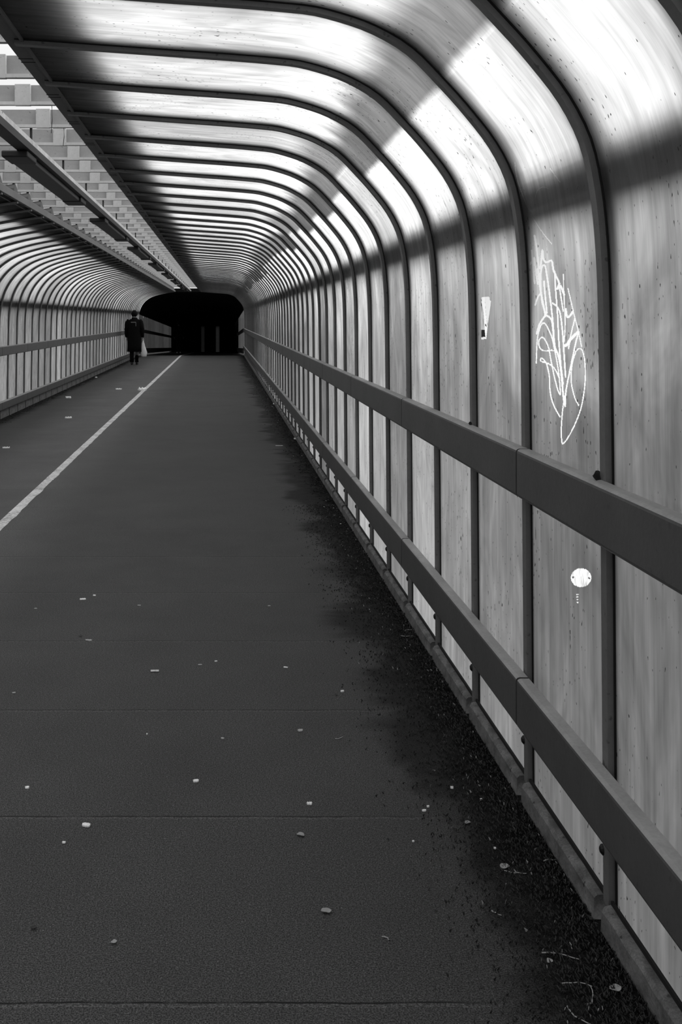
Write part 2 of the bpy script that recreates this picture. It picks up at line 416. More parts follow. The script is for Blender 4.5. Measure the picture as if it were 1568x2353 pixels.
def cls_sticker(px, py):
    c = np.zeros(px.shape, int)
    c[poly_mask(px, py, SX([(405,440),(470,375),(450,560),(560,1350),(570,1650),(430,1650)]))] = 3
    c[poly_mask(px, py, SX([(575,375),(770,375),(765,470),(800,520),(825,540),(700,1430),(650,1250)]))] = 2
    c[poly_mask(px, py, SX([(470,375),(575,375),(620,1000),(650,1250),(690,1500),(640,2010),(600,1900),(570,1650),(560,1350),(520,900),(450,560)]))] = 1
    c[poly_mask(px, py, SX([(445,1930),(605,1925),(640,2010),(450,2010)]))] = 2
    for pl in ([(455,1650),(575,1650),(605,1925),(450,1925)], [(435,460),(460,460),(460,540),(440,540)], [(430,600),(455,590),(465,730),(435,735)], [(585,1460),(625,1400),(655,1540)]):
        c[poly_mask(px, py, SX(pl))] = 4
    return c

me_R = sheet(RS, RARC, 0, BAY, 'translucent_panel', PM_R)
me_L = sheet(LS, LARC, 0, BAY, 'translucent_panel_left', PM_L)
fine = {0: (fine_panel(0, .72, 2.04, cls_graffiti, [('translucent_panel', [0], [PM_R]), ('graffiti', [1], [PM_C]), ('lamp_glow_spot', [2], [PM_W])])),
        1: (fine_panel(1, 1.44, 1.64, cls_sticker, [('translucent_panel', [0], [PM_R]), ('sticker', [1, 2, 3, 4], [PM_C, PM_P, PM_G, M['dark']])]))}
def right_label(k, what, adj=''):
    if k < -1: return f'{what} at the top right corner, closest of all'
    if k == -1: return f'{what} along the right picture edge, before the graffiti panel'
    if k == 0: return f'{what} at the graffiti panel on the right wall'
    if k <= 22: return f'{what} on the right, {ORD[k]} bay beyond the graffiti panel'
    return f'narrow far {what} on the right, close to the dark opening'
for k in range(K_FIRST, K_LAST+1):
    if k in fine:
        o = link('translucent_panel', fine[k]['translucent_panel'])
        for nm in fine[k]:
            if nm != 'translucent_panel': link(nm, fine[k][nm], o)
        if k == 0:
            o.children[0]['label'] = 'white scrawled graffiti tag scratched into the panel'
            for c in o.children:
                c['label'] = 'white scrawled graffiti tag' if c.name.startswith('graffiti') else 'round bright lamp glow made as a clearer patch low on the panel'
            lab = 'frosted bent panel carrying the white scrawled graffiti tag on right wall'
        else:
            o.children[0]['label'] = 'torn white and black sticker'
            lab = 'frosted bent panel with the torn white sticker beside its far post'
    else:
        o = link('translucent_panel', me_R); o.location = (0, yk(k), 0)
        lab = right_label(k, 'frosted bent panel')
    o.pass_index = 90 if k <= 0 else 115 if k == 1 else 140 if k == 2 else 185+random.randint(-30, 25) if k < 9 else 150+random.randint(-45, 40)   # how much the lower part transmits
    tag(o, lab, 'panel', 'frosted panels of the right side')
for k in range(KL_FIRST, K_LAST+1):
    o = link('translucent_panel', me_L); o.location = (0, yk(k), 0)
    n = k-8
    if n <= 0: lab = 'frosted bent left roof panel cut off by the left picture edge'
    elif n <= 22: lab = f'frosted bent left-side panel, {ORD[n]} along the left ridge beam'
    else: lab = 'narrow far frosted bent panel of the left side, close to the walking person'
    o.pass_index = 100+random.randint(-30, 25)
    tag(o, lab, 'panel', 'frosted panels of the left side')
# the tunnel goes on behind the viewer: plain shell
for nm, pts, arc, y1, mat in (('wall_right', RS, RARC, yk(K_FIRST), PM_R), ('wall_left', LS, LARC, yk(KL_FIRST), PM_L)):
    o = link(nm, sheet(pts, arc, -6, y1, nm, mat)); o.pass_index = 100; tag(o, kind='structure')
mb = MB(); mb.box(-3.45, 1.05, -6.06, -6.0, -.1, 2.75); tag(mb.build('wall_back', M['rib']), kind='structure')

# ------------------------------------------------------------------ arch ribs
def make_rib(pts, nrm, side):
    mb = MB(); sweep(mb, pts, nrm, .0, .020, .004, .042)
    rib = mb.build('arch_rib', M['rib'])
    mb = MB(); sweep(mb, pts, nrm, .0005, .004, -.004, .004); mb.build('gasket', M['gasket'], rib)
    mb = MB(); rings = []                                     # broad outer frame member, tapering to the post's width below the shoulder
    for p, n in zip(pts, nrm):
        g = min(1, max(0, (p[1]-1.40)/.50)); R = .016+.062*g; c = p-n*(R+.005)
        rings.append([(c[0]+n[0]*R*math.cos(a), .012+R*1.15*math.sin(a), c[1]+n[1]*R*math.cos(a)) for a in [2*PI*q/16 for q in range(16)]])
    mb.loft(rings); mb.build('outer_flange', M['outer'], rib)
    x = pts[0][0]-side*.018
    mb = MB()
    rings = [[(x-side*d, .046+r*math.cos(a), .18+r*math.sin(a)) for a in [2*PI*i/10 for i in range(10)]] for d, r in ((-.012, .014), (.004, .014), (.009, .008))]
    mb.loft(rings); mb.build('bolt', M['dark'], rib)
    return rib
ribR, ribL = make_rib(RS, RN, 1), make_rib(LS, LN, -1)
first = True
for k in range(K_FIRST+1, K_LAST+1):
    o = ribR if first else copy_tree(ribR); first = False
    o.location = (0, yk(k), 0)
    if k < -1: lab = 'grey arch rib nearest the viewer, curving out of the top right corner'
    elif k == -1: lab = 'grey arch rib cutting across the top right corner of the photo'
    elif k == 0: lab = 'nearest full grey arch rib on the right, before the graffiti panel'
    elif k == 1: lab = 'grey arch rib between the graffiti panel and the sticker panel'
    elif k == 2: lab = 'grey arch rib just beyond the torn sticker on the right wall'
    elif k <= 22: lab = f'grey arch rib on the right wall, {ORD[k-2]} beyond the one by the torn sticker'
    else: lab = 'far crowded grey arch rib on the right wall near the dark opening'
    tag(o, lab, 'rib', 'arch ribs of the right side')
first = True
for k in range(KL_FIRST, K_LAST+1):
    o = ribL if first else copy_tree(ribL); first = False
    o.location = (0, yk(k), 0); n = k-8
    if n <= 0: lab = 'grey arch rib of the left roof, at the left picture edge under the ridge beam'
    elif n <= 22: lab = f'grey arch rib of the left side, {ORD[n]} along the left ridge beam'
    else: lab = 'far crowded grey arch rib of the left wall near the walking person'
    tag(o, lab, 'rib', 'arch ribs of the left side')

# ------------------------------------------------------------------ purlins behind the sheets, ridge beams
def purlin(name, pts, nrm, arc, x, z, lab):
    i = int(np.argmin((pts[:, 0]-x)**2+(pts[:, 1]-z)**2)); p, n = pts[i], nrm[i]; t = np.array([n[1], -n[0]])
    mb = MB(); R = .072; c = p-n*(R+.004)
    q = [c+t*R*math.sin(a)*1.1+n*R*math.cos(a) for a in [2*PI*j/20 for j in range(20)]]
    mb.loft([[(a[0], y, a[1]) for a in q] for y in (-6, YEND)])
    tag(mb.build(name, M['outer']), lab, 'purlin')
purlin('purlin', RS, RN, RARC, .962, 1.935, 'long dark bar showing blurred through the right wall panels at shoulder curve')
purlin('purlin', LS, LN, LARC, -3.335, 1.815, 'long dark bar showing blurred through the left wall panels')
def ridge_beam(x0, x1, side, lab):
    mb = MB(); mb.box(x0, x1, -6, YEND, 2.632, 2.70); b = mb.build('ridge_beam', M['beam'], bevel=.004); tag(b, lab, 'beam')
    xi = x1 if side > 0 else x0
    mb = MB(); mb.box(min(xi, xi+side*.012), max(xi, xi+side*.012), -6, YEND, 2.622, 2.70); mb.build('lip', M['beam'], b)
    mb = MB(); xo = xi+side*.30
    z = .034 if side > 0 else .06
    mb.loft([[(xi-side*.02, y, 2.70), (xo, y, 2.70-z), (xo, y, 2.72-z), (xi-side*.02, y, 2.73)] for y in (-6, YEND)]); mb.build('flashing', M['outer'], b)
    mb = MB()
    for k in range(K_FIRST, K_LAST):
        for d in (.30, .36): mb.box(x0-.001, x1+.001, yk(k)+d, yk(k)+d+.006, 2.6305, 2.634)
    mb.build('seams', M['gasket'], b)
ridge_beam(-.842, -.776, 1, 'long dark ridge beam on the right edge of the roof slot')
ridge_beam(-1.935, -1.865, -1, 'long dark ridge beam on the left edge of the roof slot')

# ------------------------------------------------------------------ cross members over the ridge slot
def make_cross():
    mb = MB(); mb.box(-2.2, -.62, 0, .010, 2.80, 2.920); w = mb.build('cross_beam', M['cross'])
    mb = MB(); mb.box(-2.2, -.62, -.035, 0, 2.797, 2.817); mb.build('flange', M['stiff'], w)
    for x in (-1.16, -1.80, -2.06, -.72):
        mb = MB(); mb.box(x-.045, x+.045, -.037, -.0005, 2.795, 2.918); mb.build('stiffener', M['stiff'], w)
    for x in (-.69, -1.915):
        mb = MB(); mb.box(x-.012, x+.012, .012, .03, 2.70, 2.80); mb.build('hanger', M['cross'], w)
    return w
cr = make_cross(); first = True
for k in range(2, K_LAST+1):
    o = cr if first else copy_tree(cr); first = False
    o.location = (0, yk(k), random.uniform(-.003, .003)); n = k-3
    if n <= 0: lab = 'pale steel cross beam over the roof slot, nearest and highest at the left edge'
    elif n <= 22: lab = f'pale steel cross beam over the roof slot, {ORD[n]} from the top left'
    else: lab = 'far pale steel cross beam over the narrow end of the roof slot'
    tag(o, lab, 'beam', 'cross beams over the roof slot')

# cable tray and strip lights hanging in the slot
tr = MB(); tr.box(-1.27, -1.215, -6, YEND, 2.668, 2.70)
t = tr.build('cable_tray', M['tray']); tag(t, 'long pale rust-flecked cable tray hanging down the middle of the roof slot', 'tray')
mb = MB(); mb.box(-1.30, -1.214, -6, YEND, 2.622, 2.6678); mb.build('channel', M['dark'], t)
for k in range(2, K_LAST, 2):
    mb = MB(); mb.box(-1.25, -1.235, yk(k)-.01, yk(k)+.005, 2.70, 2.80); mb.build('hanger', M['dark'], t)
def make_light():
    e = empty('strip_light', (0, 0, 0))
    mb = MB(); mb.box(-1.395, -1.25, 0, 2.2, 2.585, 2.622); mb.build('housing', M['lamp'], e, bevel=.008)
    for y in (-.32, 2.2):
        mb = MB(); mb.box(-1.40, -1.23, y, y+.32, 2.578, 2.6225); mb.build('end_bracket', M['dark'], e, bevel=.01)
    return e
sl = make_light()
for i in range(8):
    o = sl if i == 0 else copy_tree(sl); o.location = (0, 6.85+4.4*i, 0)
    tag(o, ['dark perforated strip light under the cable tray, closest one at the left edge', 'dark strip light under the cable tray, second from the left edge',
            'dark strip light under the cable tray, third from the left edge', 'dark strip light under the cable tray, fourth from the left edge'][i] if i < 4 else
        'small far strip light under the cable tray near the dark opening', 'light', 'strip lights along the cable tray')
for i, (x, y, l) in enumerate(((-.985, 6.0, .16), (-1.02, 6.68, .12), (-.86, 6.68, .05))):
    mb = MB(); mb.tube([(x, y-.02, 2.79), (x+.002, y-.02, 2.79-l*.5), (x-.004, y-.02, 2.79-l)], .0022, 6)
    tag(mb.build('hanging_wire', M['dark']), ['thin dark wire hanging highest in the roof slot, by the white gap', 'thin dark wire hanging left of the others above the cable tray', 'short dark wire stub hanging beside the right ridge beam'][i], 'wire')

# ------------------------------------------------------------------ guard rails, sills
def rail_mesh(name, xf, xb, z0, z1, L):
    c = .012; s = 1 if xb > xf else -1
    prof = [(xf, z0+c), (xf, z1-c)] + [(xf+s*c*(1-math.cos(a)), z1-c+c*math.sin(a)) for a in (PI/6, PI/3, PI/2)] + [(xb, z1), (xb, z0), (xf+s*c, z0)] + [(xf+s*c*(1-math.cos(a)), z0+c-c*math.sin(a)) for a in (PI/3, PI/6)]
    mb = MB(); mb.loft([[(x, y, z) for x, z in prof] for y in (.006, L-.006)])
    for j in (2, 3, 4): mb.m[j] = 1          # top highlight put into the colour as a paler dusty face
    return mb.mesh(name, [M['rail'], M['dust_highlight']])
L3 = BAY*3
rails = {('R', 'upper'): rail_mesh('handrail', .94, .979, .981, 1.135, L3), ('R', 'lower'): rail_mesh('lower_rail', .94, .979, .251, .407, L3),
         ('L', 'upper'): rail_mesh('handrail_left', -3.33, -3.385, .970, 1.115, L3), ('L', 'lower'): rail_mesh('lower_rail_left', -3.33, -3.388, .14, .265, L3)}
j0 = 3.253
for (sd, lv), me in rails.items():
    for n in range(-2 if sd == 'R' else 3, 19):
        y = j0+L3*n
        if y > YEND-1: break
        o = link('handrail' if lv == 'upper' else 'lower_rail', me); o.location = (0, y, 0)
        nm = 'broad grey handrail' if lv == 'upper' else 'broad grey lower guard rail'
        if sd == 'R':
            lab = (f'{nm} length nearest the viewer at the right picture edge' if n <= -1 else f'{nm} length right behind the first joint on the right wall' if n == 0 else
                   f'{nm} length on the right, beyond its {ORD[n+1]} joint' if n < 8 else f'far {nm} length on the right wall near the dark opening')
        else:
            lab = (f'{nm} length on the left wall, cut by the left picture edge' if n < 7 else f'{nm} length on the left, {ORD[n-6]} from the picture edge' if n < 12 else f'far {nm} length on the left wall by the walking person')
        tag(o, lab, 'rail', ('handrails' if lv == 'upper' else 'lower rails')+(' on the right wall' if sd == 'R' else ' on the left wall'))
def sill_mesh(x0, x1, name, zt=.064):
    mb = MB(); y0, y1 = .046, BAY-.004
    s = 1 if x1 > x0 else -1
    prof = [(x0, -.002), (x0+s*.002, zt-.012), (x0+s*.010, zt-.002), (x1, zt), (x1, -.002)]
    rings = [[(x, y0+(y1-y0)*i/8, z+(random.uniform(-.004, .004) if 0 < j < 4 else 0)) for j, (x, z) in enumerate(prof)] for i in range(9)]
    mb.loft(rings); mb.box(min(x0+s*.026, x1), max(x0+s*.026, x1), y0, y1, zt+.0001, zt+.012, 1); return mb.mesh(name, [M['sill'], M['gasket']])
sR, sL = sill_mesh(.962, .995, 'sill_plate'), sill_mesh(-3.375, -3.405, 'sill_plate_left', .126)
for k in range(K_FIRST, K_LAST):
    o = link('sill_plate', sR); o.location = (0, yk(k), 0)
    tag(o, right_label(k, 'weathered low sill plate'), 'sill', 'sill plates along the right kerb')
for k in range(12, K_LAST):
    o = link('sill_plate', sL); o.location = (0, yk(k), 0); n = k-18
    tag(o, 'low weathered sill plate at the left kerb, cut by the left picture edge' if n <= 0 else f'low weathered sill plate on the left, {ORD[n]} from the picture edge' if n <= 14 else 'far low sill plate under the left guard rail towards the walking person',
        'sill', 'sill plates along the left kerb')

# ------------------------------------------------------------------ the dark descending stretch beyond the opening
SL = -.028; Y2 = 72.0
def dz(y): return SL*(y-YEND)
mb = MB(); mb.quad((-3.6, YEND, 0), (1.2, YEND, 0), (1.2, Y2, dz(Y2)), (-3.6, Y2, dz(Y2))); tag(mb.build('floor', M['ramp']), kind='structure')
mb = MB(); mb.quad((-1.685, YEND, .003), (-1.605, YEND, .003), (-1.605, Y2-8, dz(Y2-8)+.004), (-1.685, Y2-8, dz(Y2-8)+.004))
tag(mb.build('lane_line', M['dull']), 'faint continuation of the painted line in the dark beyond the opening', 'line')
iR = int(np.argmin(abs(RS[:, 1]-1.9))) ; iL = int(np.argmin(abs(LS[:, 1]-1.72)))
prof = [tuple(p) for p in RS[iR:]] + [tuple(p) for p in LS[::-1][:len(LS)-iL]]
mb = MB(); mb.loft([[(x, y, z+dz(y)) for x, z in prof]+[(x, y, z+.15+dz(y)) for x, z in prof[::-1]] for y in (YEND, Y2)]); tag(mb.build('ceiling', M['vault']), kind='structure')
mb = MB(); mb.box(1.005, 1.1, 57, Y2, dz(Y2)-.2, 2.2); tag(mb.build('wall_right', M['vault']), kind='structure')
mb = MB(); mb.box(-3.5, -3.41, Y2-1.2, Y2, dz(Y2)-.2, 2.2); tag(mb.build('wall_left', M['vault']), kind='structure')
mb = MB()
for a, b in ((-3.6, -1.36), (-1.12, -.33), (-.07, 1.2)): mb.box(a, b, Y2, Y2+.2, -1.2, 2.9)
for a, b in ((-1.36, -1.12), (-.33, -.07)): mb.box(a, b, Y2, Y2+.2, 1.0, 2.9)
tag(mb.build('wall_far', M['vault']), kind='structure')
for i, (a, b) in enumerate(((-1.36, -1.12), (-.33, -.07))):  # pale streaks in the dark, put in as dimly passing slits
    me = sheet(np.array([(a, -.85), (a, 1.0)]), np.array([0, 1.85]), 0, b-a, 'added_pale_slit', clear_mat('added_dim_slit', .012+.012*i, .5))
    o = link(f'added_pale_slit_{i+1}', me); o.location = (a, Y2+.1, 0)
    for v in me.vertices: v.co = (v.co.y, 0, v.co.z)
    tag(o, kind='structure')
seg = 2.75
for sd, pts, x0, ymax in (('left', LS, -3.41, Y2-1.2), ('right', RS, 1.0, 57)):
    y = YEND; i = 0
    while y < ymax-.1:
        y1 = min(y+seg, ymax); zt = 1.72 if sd == 'left' else 2.02
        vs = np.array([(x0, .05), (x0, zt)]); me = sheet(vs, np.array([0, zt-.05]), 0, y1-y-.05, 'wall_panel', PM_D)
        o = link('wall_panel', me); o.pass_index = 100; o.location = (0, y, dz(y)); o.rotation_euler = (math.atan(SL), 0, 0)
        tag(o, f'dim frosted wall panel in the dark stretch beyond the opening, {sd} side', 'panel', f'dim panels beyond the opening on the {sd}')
        for nm, z0, z1 in (('handrail', .97, 1.115), ('lower_rail', .08, .30)):
            mb = MB(); xf = x0+(.03 if sd == 'left' else -.03); xs = x0+(.08 if sd == 'left' else -.08)
            mb.box(min(xf, xs), max(xf, xs), 0, y1-y, z0, z1); r = mb.build(nm, M['dark']); r.location = (0, y, dz(y)); r.rotation_euler = (math.atan(SL), 0, 0)
            tag(r, f'black {"handrail" if nm == "handrail" else "lower rail"} length in the dark stretch beyond the opening, {sd} side', 'rail', f'black {nm}s beyond the opening on the {sd}')
        y = y1; i += 1

# ------------------------------------------------------------------ people
def skin_obj(name, verts, edges, rad, mat, parent, sub=2):
    me = bpy.data.meshes.new(name); me.from_pydata(verts, edges, []); me.materials.append(mat)
    o = link(name, me, parent)
    o.modifiers.new('skin', 'SKIN').use_smooth_shade = True
    for i, r in enumerate(rad):
        d = me.skin_vertices[0].data[i]; d.radius = r if isinstance(r, tuple) else (r, r); d.use_root = (i == 0)
    ss = o.modifiers.new('subdivision', 'SUBSURF'); ss.levels = sub; ss.render_levels = sub
    return o
def person(loc, hem, shoes, label, spread, hand_r):
    root = empty('person', loc); tag(root, label, 'person')
    V = [(0,0,.95),(0,0,1.12),(0,.0,1.32),(0,0,1.45),(0,.01,1.54),(0,.02,1.62),(0,.03,1.70),(0,.02,1.765)]
    E = [(i, i+1) for i in range(7)]; R = [(.14,.10),(.13,.10),(.16,.11),(.12,.09),.055,.07,.088,.06]
    def chain(start, pts, rr):
        p = start
        for q, r in zip(pts, rr):
            V.append(q); R.append(r); E.append((p, len(V)-1)); p = len(V)-1
        return p
    chain(6, [(0, .13, 1.675)], [.014])                       # nose
    for s in (-1, 1): chain(6, [(s*.10, .01, 1.69)], [.015])  # ears
    feet = []
    for s, fy in ((-1, -spread), (1, spread)):
        chain(0, [(s*.09, 0, .88), (s*.085, fy*.5+.03, .5), (s*.075, fy, .09), (s*.08, fy+.10, .04)], [.085, .058, .04, .034]); feet.append((s*.08, fy))
    for s in (-1, 1):
        wr = hand_r if s > 0 else (-.25, .04, .93)
        el = (s*.27, -.04, 1.18)
        p = chain(3, [(s*.17, 0, 1.44), el, wr, (wr[0], wr[1]+.01, wr[2]-.07)], [.06, .045, .029, (.034, .02)])
        for q, (dy, ln) in enumerate(((.032, .065), (.011, .075), (-.011, .07), (-.030, .055))):
            b = (wr[0], wr[1]+.01+dy, wr[2]-.10)
            chain(p, [b, (b[0]-s*.012, b[1], b[2]-ln*.5), (b[0]-s*.034, b[1], b[2]-ln*.7)], [.010, .009, .008])
        chain(p, [(wr[0]-s*.008, wr[1]+.05, wr[2]-.055), (wr[0]-s*.018, wr[1]+.062, wr[2]-.095)], [.011, .009])
    skin_obj('body', V, E, R, M['skin'], root)
    # coat with sleeves
    mb = MB(); N = 20
    prof = [(1.57,.085,.075),(1.53,.10,.085),(1.50,.16,.10),(1.46,.225,.125),(1.38,.25,.145),(1.2,.235,.15),(1.02,.225,.15),(.80,.235,.16)]
    if hem < .7: prof += [(.60,.245,.17),(hem,.25,.175),(hem,.235,.16)]
    else: prof += [(hem,.235,.16),(hem,.22,.15)]
    rg = []
    for z, a, b in prof:
        rg.append([(a*math.cos(2*PI*i/N)*(1+.03*math.sin(5*i+z*9)), b*math.sin(2*PI*i/N)*(1+.03*math.cos(4*i+z*7)), z) for i in range(N)])
    mb.loft(rg, cap=False); mb.build('coat', M['cloth'], root, smooth=True)
    for s in (-1, 1):
        wr = hand_r if s > 0 else (-.25, .04, .93)
        mb = MB(); mb.tube([(s*.16,0,1.47),(s*.215,-.01,1.40),(s*.25,-.03,1.30),(s*.272,-.04,1.18),(s*.27,-.01,1.06),(wr[0],wr[1],wr[2]-.01)], [.085,.088,.075,.068,.06,.052], 14)
        mb.build('sleeve', M['cloth'], root, smooth=True)
    for s, (fx, fy) in zip((-1, 1), feet):
        mb = MB(); mb.tube([(s*.09,0,.93),(s*.088,fy*.25+.01,.7),(s*.085,fy*.5+.03,.5),(s*.08,fy*.9,.25),(s*.078,fy,.08)], [.105,.09,.075,.068,.07], 12)
        mb.build('trouser_leg', M['cloth'], root, smooth=True)
        mb = MB(); rg = []
        for y, w, h in ((-.075,.025,.05),(-.06,.038,.085),(0,.04,.09),(.06,.044,.065),(.13,.044,.05),(.175,.03,.035),(.185,.015,.02)):
            rg.append([(fx+w*math.cos(2*PI*i/12), fy+y, max(.0, h*.5+h*.5*math.sin(2*PI*i/12))) for i in range(12)])
        mb.loft(rg); mb.build('shoe', shoes, root, smooth=True)
    mb = MB(); rg = []                                         # hair
    for j in range(9):
        a = -.95+(PI/2+.95)*j/8
        tp = 1.12-.12*min(1, j/3); rg.append([(tp*.106*math.cos(a)*math.cos(2*PI*i/18)*(1+.05*math.sin(7*i+3*j)), .012+.118*math.cos(a)*math.sin(2*PI*i/18)*(1.0 if math.sin(2*PI*i/18) < .3 else .80), 1.70+.115*math.sin(a)+.006*math.sin(5*i+j*2)) for i in range(18)])
    mb.loft(rg); mb.build('hair', M['hair'], root, smooth=True)
    return root
FY = 34.2
p1 = person((-2.88, FY, 0), .43, M['shoe'], 'person in a long black coat walking away, white bag in right hand', .05, (.27, .03, .93))
mb = MB(); mb.box(-.10, .06, -.152, -.146, 1.40, 1.425); mb.box(.055, .07, -.151, -.145, 1.28, 1.42)
mb.build('coat_print', M['print'], p1)['label'] = 'faint grey lettering strip across the shoulders'
p2 = person((-2.37, 58.0, dz(58.0)), .86, M['whiteshoe'], 'distant person in dark clothes with pale shoes in the dark beyond the opening', .10, (.27, .03, .93))
mb = MB(); rg = []; N = 18
for z, a, b, dx in ((.26,.075,.05,.01),(.28,.10,.06,.01),(.40,.11,.065,.008),(.55,.085,.05,-.01),(.68,.055,.035,-.015),(.76,.03,.02,-.01),(.80,.018,.014,-.0)):
    rg.append([(dx+a*math.cos(2*PI*i/N)*(1+.10*math.sin(3*i+z*20)), b*math.sin(2*PI*i/N)*(1+.12*math.cos(5*i+z*13)), z) for i in range(N)])
mb.loft(rg)
b = mb.build('plastic_bag', M['bag'], smooth=True); b.location = (-2.88+.30, FY+.03, 0)
tag(b, 'white plastic carrier bag hanging from the walking person\'s right hand', 'bag')
mb = MB()
for d in (-.012, .012): mb.tube([(d, 0, .79), (d*1.4, .006, .83), (0, .012, .868)], .006, 6)
mb.build('handles', M['bag'], b)

# ------------------------------------------------------------------ litter
def scrap(w, d, h, mat, seed, name='paper_scrap'):
    r = random.Random(seed); mb = MB(); n = 6; rg = []
    for i in range(n+1):
        u = i/n-.5; hh = h*(.35+.65*abs(math.sin(i*1.7+seed)))
        k = d*.5*(.75+.25*r.random())*(1 if 0 < i < n else .55)
        rg.append([(u*w, -k, .001), (u*w, k, .001+hh*.15), (u*w, k*.9, .003+hh*.7), (u*w, 0, .003+hh), (u*w, -k*.95, .003+hh*.5)])
    mb.loft(rg); return mb.build(name, mat, smooth=False)
def butt(L=.034, r=.0042):
    mb = MB(); mb.tube([(-L/2, 0, r), (L/2*.35, 0, r)], r, 10); o = mb.build('cigarette_butt', M['butt'], smooth=True)
    mb = MB(); mb.tube([(L/2*.35, 0, r), (L/2, 0, r)], r*1.02, 10); mb.build('filter', M['butt'], o, smooth=True); return o
def leaf(L, mat, seed, name='fallen_leaf'):
    r = random.Random(seed); mb = MB(); rg = []
    for i in range(9):
        u = i/8; w = L*.36*math.sin(PI*u)**.7*(1+.15*math.sin(9*u+seed))+.0006
        x = (u-.5)*L; z = .003+.10*L*abs(math.sin(3*u+seed))
        rg.append([(x, -w, z+.16*w), (x, 0, z), (x, w, z+.2*w), (x, w, z+.2*w+.001), (x, 0, z+.0012), (x, -w, z+.16*w+.001)])
    mb.loft(rg); return mb.build(name, mat)
def twig(L, seed, rad=.0016, bend=.12):
    r = random.Random(seed); mb = MB()
    mb.tube([((i/5-.5)*L, bend*L*math.sin(PI*i/5)*(1 if seed % 2 else -1)+r.uniform(-.003, .003), rad+.002*r.random()) for i in range(6)], [rad*(1.1-.1*i) for i in range(6)], 6)
    return mb.build('twig', M['twig'])
def put(o, px, py, rz=0.0): o.location = on_floor(px, py); o.rotation_euler = (0, 0, rz); return o
T = lambda o, l, c: tag(o, l, c)
big = [(327,897,.185,.16,.05,'largest crumpled white scrap, lying on the painted line'), (273,895,.13,.10,.02,'white scrap on the left lane, left of the one on the line'),
       (157,915,.105,.09,.028,'white scrap on the left lane nearest the left kerb'), (157,961,.105,.08,.018,'flat white scrap on the left lane below the other scraps'),
       (14,1030,.085,.04,.012,'flat white scrap at the left picture edge'), (221,868,.06,.05,.02,'small pale scrap against the left kerb under the guard rail')]
for i, (x, y, w, d, h, l) in enumerate(big): T(put(scrap(w, d, h*1.5, M['paper'], i), x, y, .1*i), l, 'litter')
T(put(butt(.036, .0046), 356, 1544, .03), 'white cigarette butt lying crosswise in the middle of the asphalt', 'cigarette butt')
T(put(scrap(.09, .014, .003, M['paper'], 21), 642, 1024.5, .06), 'flat white stick left of the mossy right kerb', 'litter')
small = [(190.5,1378,.034,.020,.006,'paper','bright folded scrap far left of the cigarette butt'), (217,1369.5,.016,.010,.006,'paper','tiny white scrap beside the bright folded scrap'),
 (204,1472,.032,.016,.003,'dull','grey flat scrap on the second joint line from the far side'), (320,1392,.018,.010,.002,'dull','small grey fleck above and left of the cigarette butt'),
 (787,1590,.014,.012,.006,'paper','white crumb in the middle of the right lane, alone'), (657,1534.5,.019,.010,.003,'paper','small slanted white scrap right of the cigarette butt'),
 (460,1528.5,.018,.008,.002,'dull','grey fleck just right of the cigarette butt'), (496.5,1520.5,.012,.008,.003,'paper','tiny pale fleck second to the right of the cigarette butt'),
 (690,1680,.018,.018,.004,'dull','pale square scrap on the middle right lane'), (450.5,1796.5,.019,.016,.006,'paper','crumpled white scrap above the nearest but one joint line'),
 (711.5,1848.5,.017,.014,.006,'paper','white curled scrap close to a joint line, right of centre'), (198.5,1898,.025,.020,.006,'paper','rectangular white scrap below the joint line on the left'),
 (62.5,1811.5,.013,.013,.005,'paper','small round white scrap at far left'), (147,1938,.010,.008,.004,'paper','tiny white speck low on the left'),
 (975,1864.5,.012,.010,.004,'paper','small white scrap at the edge of the mossy strip'), (984,1855,.008,.008,.004,'paper','tiny white crumb just above another at the moss edge'),
 (1039,1812,.010,.010,.006,'paper','bright white crumb in the moss by the right kerb'), (1106,1839,.006,.008,.004,'paper','white dot in the moss close to the right sill'),
 (1138,1951,.007,.007,.004,'paper','white dot in the moss left of the sill, lower one'), (1291,1988,.008,.008,.006,'paper','white crumb against the right sill plate'),
 (121,1103,.020,.016,.010,'paper','small white lump beside the painted line on the left'), (629,929,.020,.03,.02,'paper','small white lump at the far right kerb'),
 (678,1009.5,.026,.03,.02,'paper','bright small lump at the right kerb beyond the flat stick'), (745,1166,.009,.012,.008,'paper','tiny white crumb at the right kerb, middle distance'),
 (783,1205,.010,.012,.006,'paper','tiny white crumb at the right kerb, nearer than the other'), (512,1698,.012,.010,.003,'dull','pale fleck in the middle left of the right lane'),
 (32,1593,.014,.008,.002,'dull','pale fleck near the left picture edge'), (82,1399,.014,.010,.002,'dull','pale fleck at upper left of the asphalt'),
 (619,1393,.014,.010,.002,'dull','pale fleck high in the middle of the right lane'), (950,1935,.006,.006,.003,'paper','tiny bright speck right of the pale leaf'),
 (338,1688,.005,.006,.003,'paper','tiny bright speck below the cigarette butt')]
for i, (x, y, w, d, h, m, l) in enumerate(small): T(put(scrap(w, d, h, M[m], 40+i), x, y, random.uniform(-.4, .4)), l, 'litter')
